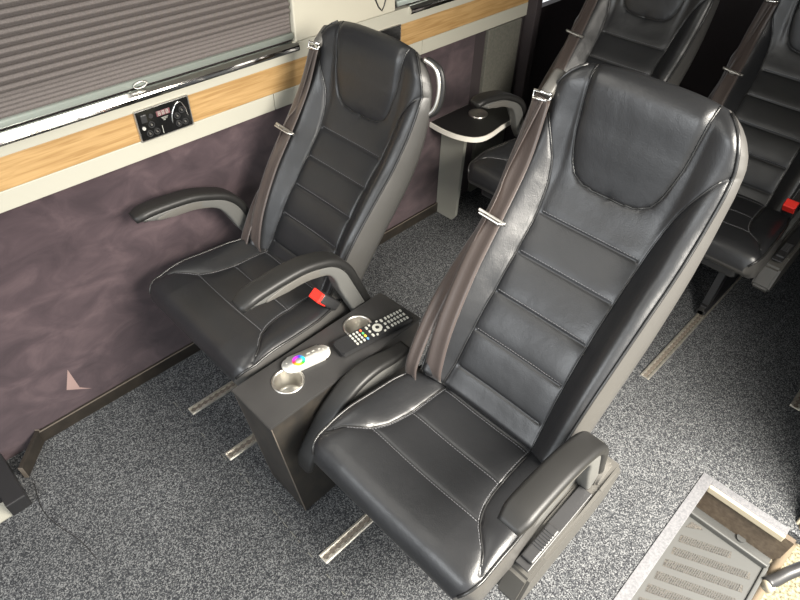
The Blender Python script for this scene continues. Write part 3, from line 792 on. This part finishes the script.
# socket panels
def socket_panel(x0, x1, z0, z1, full, label):
    root = empty('socket_panel', ((x0 + x1) / 2, YW - .005, (z0 + z1) / 2)); tag(root, label, 'control panel')
    w, h = (x1 - x0), (z1 - z0)
    my = Matrix.Rotation(PI / 2, 4, 'X')      # outline (x,z), extruded to -y
    bm = bmesh.new(); prism_bm(bm, rrect(w, h, .004, 3), 0, .006, my); f = mesh_bm('frame', bm, M['steel'], root); f['label'] = 'thin brushed metal frame'
    bm = bmesh.new(); prism_bm(bm, rrect(w - .007, h - .007, .003, 3), .002, .0075, my); mesh_bm('faceplate', bm, M['glossblack'], root)
    if not full: return root
    def sock(x, z, r=.0085):
        bm = bmesh.new(); n = 28
        rg = [[bm.verts.new((x + q * math.cos(2 * PI * k / n), -d, z + q * math.sin(2 * PI * k / n))) for k in range(n)] for q, d in ((r, .0072), (r, .0105), (r - .0022, .0105), (r - .003, .008))]
        for a, b in zip(rg, rg[1:]):
            for k in range(n): bm.faces.new((a[k], a[(k + 1) % n], b[(k + 1) % n], b[k]))
        s = mesh_bm('socket', bm, M['dkplastic'], root); 
        cyl('socket_pin', (x, -.009, z), .0025, .004, M['steel'], s, 'y', 16)
    for x, z in ((-.050, -.024), (-.030, -.024), (-.040, -.002), (.034, -.024), (.053, -.024), (.034, -.002), (.050, .010)): sock(x, z)
    bm = bmesh.new(); bm_box(bm, (-.064, -.012, .008), (-.048, -.007, .030), .002); mesh_bm('rocker_switch', bm, M['dkplastic'], root)
    bm = bmesh.new(); bm_cyl(bm, (-.062, -.009, -.006), .0045, .004, 'y', 20); mesh_bm('indicator', bm, M['white'], root)['label'] = 'small white round indicator'
    bm = bmesh.new(); bm_cyl(bm, (-.036, -.008, .020), .006, .003, 'y', 20); mesh_bm('knob', bm, M['dkplastic'], root)
    bm = bmesh.new(); bm_box(bm, (-.020, -.0082, .012), (.018, -.007, .026), .0005); d = mesh_bm('display', bm, M['display'], root)
    bm = bmesh.new()
    for i in range(3):
        x = -.016 + i * .011
        for a in ((x, .014, x + .007, .0155), (x, .0185, x + .007, .0200), (x, .023, x + .007, .0245), (x, .014, x + .0015, .0245), (x + .0055, .014, x + .007, .0245)):
            bm_box(bm, (a[0], -.0088, a[1]), (a[2], -.008, a[3]))
    mesh_bm('digits', bm, M['button'], d)
    bm = bmesh.new()
    for x, z, l in ((-.009, .006, .018), (-.007, .0025, .013), (-.005, -.001, .007)):
        q = x
        while q < x + l: bm_box(bm, (q, -.0084, z - .001), (q + .0014, -.0074, z + .001)); q += .0024
    mesh_bm('lettering', bm, M['button'], root)
    bm = bmesh.new(); bm_box(bm, (-.0135, -.0084, -.036), (-.0120, -.0074, -.014)); mesh_bm('light_strip', bm, M['button'], root)
    # chromed curved bezel on the right group
    pts = spline([(.018, -.009, -.018), (.020, -.009, .002), (.028, -.009, .018), (.040, -.009, .032), (.052, -.009, .030), (.060, -.009, .014), (.064, -.009, -.010)], 30)
    tube('curved_bezel', pts, .0018, M['chrome'], root)
    return root
socket_panel(.548, .702, .798, .884, True, 'black socket and switch panel in a metal frame set in the oak strip')
socket_panel(1.36, 1.505, .800, .884, False, 'black socket panel just visible behind the head of the window seat')

# ------------------------------------------------------------------ front corner details (bottom left)
bm = bmesh.new(); m_ = Matrix.Translation((-.003, 1.485, 0)) @ Matrix.Rotation(math.radians(-132), 4, 'Z')
bm_box(bm, (0, -.006, 0), (.125, .006, .052), .0015, 2, m_)
structure(mesh_bm('baseboard_front', bm, M['baseboard']))
bm = bmesh.new(); bm_box(bm, (-.002, -.0062, .0), (.0, .0064, .054), .0, 1, m_); bm_box(bm, (.125, -.0064, .0), (.1262, .0064, .050), .0, 1, m_); structure(mesh_bm('trim_16', bm, M['edge']))
bm = bmesh.new(); bm_box(bm, (-.160, 1.297, -.16), (-.108, 1.485, .050), .003); structure(mesh_bm('trim_17', bm, M['blackmetal']))
structure(box('trim_18', (-.60, 1.30, -.2), (-.158, 1.365, -.004), M['trim']))
bm = bmesh.new(); bm_box(bm, (-.60, 1.366, -.05), (-.142, 1.60, -.01), .002); structure(mesh_bm('trim_19', bm, M['dkplastic']))

# ------------------------------------------------------------------ floor rails
def rail(x0, x1, y, label):
    root = empty('seat_rail', (x0, y, 0)); tag(root, label, 'seat rail', 'floor seat rails'); L = x1 - x0
    bm = bmesh.new(); bm_box(bm, (0, -.016, -.002), (L, .016, .0025), .0008, 1)
    bm_box(bm, (0, -.0155, .002), (L, -.0085, .006), .001, 1); bm_box(bm, (0, .0085, .002), (L, .0155, .006), .001, 1)
    mesh_bm('extrusion', bm, M['alu'], root)
    bm = bmesh.new(); bm_box(bm, (.004, -.0035, .0022), (L - .004, .0035, .0032))
    x = .012
    while x < L - .01: bm_cyl(bm, (x, 0, .0028), .0072, .001, 'z', 14); x += .021
    mesh_bm('slot', bm, M['slot'], root)
rail(.372, 1.02, 1.268, 'aluminium floor rail nearest the wall, emerging from under the window seat')
rail(.364, 1.02, 1.046, 'aluminium floor rail ending just in front of the console')
rail(.370, 1.05, .609, 'aluminium floor rail emerging from under the front of the foreground seat')
rail(1.560, 2.35, .323, 'perforated aluminium floor rail in the aisle behind the foreground seat')
rail(1.80, 2.35, -.09, 'aluminium floor rail end at the right edge of the picture')

# ------------------------------------------------------------------ side table
tb = empty('side_table', (1.85, YW, .014)); tag(tb, 'small wall-mounted black table with a cream edge and one panel leg, behind the window seat', 'table')
o2 = [(1.690, 1.488), (1.684, 1.42), (1.690, 1.352), (1.712, 1.298), (1.748, 1.268), (1.80, 1.262), (1.88, 1.272), (2.04, 1.295), (2.06, 1.40), (2.06, 1.488)]
oo = [tuple(q) for q in spline(o2, 60)]
mt = Matrix.Translation((-1.85, -YW, 0))
bm = bmesh.new(); prism_bm(bm, oo, .428, .448, mt); e = mesh_bm('table_edge', bm, M['tableedge'], tb); e['label'] = 'cream table edge band'
cx, cy = 1.86, 1.39; inn = [(cx + (x - cx) * .975, cy + (y - cy) * .965) for x, y in oo]
bm = bmesh.new(); prism_bm(bm, inn, .4475, .4500, mt); mesh_bm('table_top', bm, M['tableblack'], tb)
bm = bmesh.new()
prism_bm(bm, [(1.486, -.014), (1.486, .428), (1.362, .428), (1.375, .01), (1.390, -.014)], -.009, .009, Matrix.Translation((1.775 - 1.85, -YW, 0)) @ Matrix(((0, 0, 1, 0), (1, 0, 0, 0), (0, 1, 0, 0), (0, 0, 0, 1))))
mesh_bm('leg', bm, M['greypanel'], tb)['label'] = 'grey panel leg'
bm = bmesh.new(); n = 32
rg = [[bm.verts.new((r * math.cos(2 * PI * k / n), r * math.sin(2 * PI * k / n), z)) for k in range(n)] for r, z in ((.040, .450), (.040, .4545), (.033, .4545), (.031, .4515), (.002, .4512))]
for a, b in zip(rg, rg[1:]):
    for k in range(n): bm.faces.new((a[k], a[(k + 1) % n], b[(k + 1) % n], b[k]))
c = mesh_bm('cup_holder', bm, M['steel'], tb, True); c.location = (1.885 - 1.85, 1.400 - YW, 0)

# ------------------------------------------------------------------ entrance step at the bottom right
zs = -.140
structure(box('trim_20', (-.3, -.018, -.012), (1.352, .014, .0035), M['sillgrey'], bev=.001))       # strip along the aisle side
structure(box('trim_21', (1.328, -.235, -.012), (1.353, -.018, .0035), M['sillgrey'], bev=.001))    # strip across the rear side
structure(box('trim_22', (1.316, -.235, -.022), (1.329, -.018, .0015), M['cream'], bev=.002))
structure(box('wall_step_back', (1.329, -.262, zs - .05), (1.345, -.012, -.012), M['riser']))
structure(box('wall_step_side', (-.3, -.012, zs - .05), (1.345, .004, -.012), M['riser']))
st = empty('step_tread', (1.0, -.128, zs)); tag(st, 'moulded grey step tread with rows of ribbed slots inside the side doorway', 'step')
SM = Matrix.Translation((-1.0, .14, 0))
bm = bmesh.new()
bm_box(bm, (-.3, -.268, -.03), (1.345, -.018, .0), .004, 2, SM)
bm_box(bm, (1.292, -.262, -.03), (1.304, -.018, .020), .004, 2, SM)
bm_box(bm, (1.330, -.262, -.03), (1.345, -.018, .030), .004, 2, SM)
bm_box(bm, (1.300, -.262, -.03), (1.335, -.018, .012), .002, 2, SM)
bm_box(bm, (-.3, -.268, -.03), (1.30, -.256, .008), .003, 2, SM)
mesh_bm('tread', bm, M['rubber'], st)
def slot(x, ya, yb):
    sl = -.46; f = lambda y: (ya - y) * -sl
    a = [(x, ya), (x + .026, ya + .004), (x + .026 + f(yb), yb), (x + f(yb) + .004, yb - .006)]
    return a
for i in range(24):
    x = 1.192 - .0505 * i
    ya, yb = (-.046, -.172) if i == 0 else (-.048, -.236)
    a = slot(x, ya, yb)
    bm = bmesh.new(); prism_bm(bm, [(p - 1.0, q + .14) for p, q in a], -.002, .0012); fr = mesh_bm('slot_insert', bm, M['mesh'], st)
    bm = bmesh.new()
    q = ya - .006
    while q > yb + .004:
        xx = x - 1.0 + (ya - q) * .46
        bm_box(bm, (xx + .002, q + .14 - .0012, 0), (xx + .025, q + .14 + .0008, .0030)); q -= .0055
    mesh_bm('ribs', bm, M['rubber'], fr)
a = [(1.250, -.040), (1.280, -.046), (1.284, -.076), (1.278, -.082)]
bm = bmesh.new(); prism_bm(bm, [(p - 1.0, q + .14) for p, q in a], -.002, .0012); mesh_bm('slot_insert', bm, M['mesh'], st)
bm = bmesh.new(); bm_cyl(bm, (.325, -.033, .016), .013, .008, 'z', 24); mesh_bm('tread_cap', bm, M['rubber'], st)
# door edge and grab strap
pts = spline([(1.24, -.285, -.30), (1.318, -.270, -.16), (1.375, -.262, -.02), (1.46, -.270, .16), (1.50, -.275, .5)], 40)
structure(tube('trim_23', pts, .013, M['beige'], None, 12))
pts = spline([(1.25, -.265, -.30), (1.325, -.252, -.15), (1.368, -.244, -.05), (1.44, -.250, .10)], 40)
structure(tube('trim_24', pts, .006, M['cream'], None, 10))
dh = empty('door_handle', (1.272, -.278, -.13)); tag(dh, 'black curved door handle with a cream tip beside the step at the bottom right', 'handle')
pts = spline([(-.022, .010, .0), (.01, -.005, .0), (.05, -.022, .005), (.10, -.05, .02), (.2, -.10, .04)], 30)
tube('grip', pts, .0175, M['dkplastic'], dh, 14)
tube('mount', [(-.028, .008, -.004), (-.012, .000, -.008)], .0175, M['cream'], dh, 14)['label'] = 'cream tip'
structure(box('ground', (-4, -9, -.62), (6, -.30, -.60), M['gravel']))

# ------------------------------------------------------------------ light
w = bpy.data.worlds.new('World'); SC.world = w; w.use_nodes = True
bg = w.node_tree.nodes['Background']; bg.inputs['Color'].default_value = (.93, .97, 1.0, 1); bg.inputs['Strength'].default_value = 1.3
def area(name, loc, target, sx, sy, energy, color):
    l = bpy.data.lights.new(name, 'AREA'); l.shape = 'RECTANGLE'; l.size = sx; l.size_y = sy; l.energy = energy; l.color = color
    o = bpy.data.objects.new(name, l); COL.objects.link(o); o.location = loc
    o.rotation_euler = (Vector(target) - Vector(loc)).to_track_quat('-Z', 'Y').to_euler(); return o
area('daylight_side_door', (1.05, -1.1, 1.7), (1.1, .10, .0), 1.5, 1.0, 115, (1.0, .94, .84)).data.spread = math.radians(105)
area('daylight_windscreen', (-1.7, .5, 1.7), (.8, .6, .6), 1.6, .9, 30, (.95, .98, 1.0))

area('ceiling_fill', (.10, 1.12, ZC - .02), (.10, 1.0, 0), 1.5, .45, 8, (1.0, .97, .90))  # added fill light below the roof, for highlights on the chrome ledge and leather
# ------------------------------------------------------------------ camera
cam = bpy.data.cameras.new('Camera'); co = bpy.data.objects.new('Camera', cam); COL.objects.link(co)
cam.sensor_width = 36; cam.lens = 605 / 800 * 36; cam.clip_start = .02
R = Matrix(((.7074197, -.4730598, .52513978), (-.70644134, -.49670128, .50421074), (.02231577, -.72766906, -.68556527)))
c0, c1, c2 = R.col[0], R.col[1], R.col[2]
co.matrix_world = Matrix(((c0.x, -c1.x, -c2.x, 0), (c0.y, -c1.y, -c2.y, 0), (c0.z, -c1.z, -c2.z, 1.6), (0, 0, 0, 1)))
SC.camera = co
vs_ = SC.view_settings; vs_.view_transform = 'Standard'; vs_.look = 'None'; vs_.gamma = 1; vs_.use_curve_mapping = False; vs_.exposure = 0.15
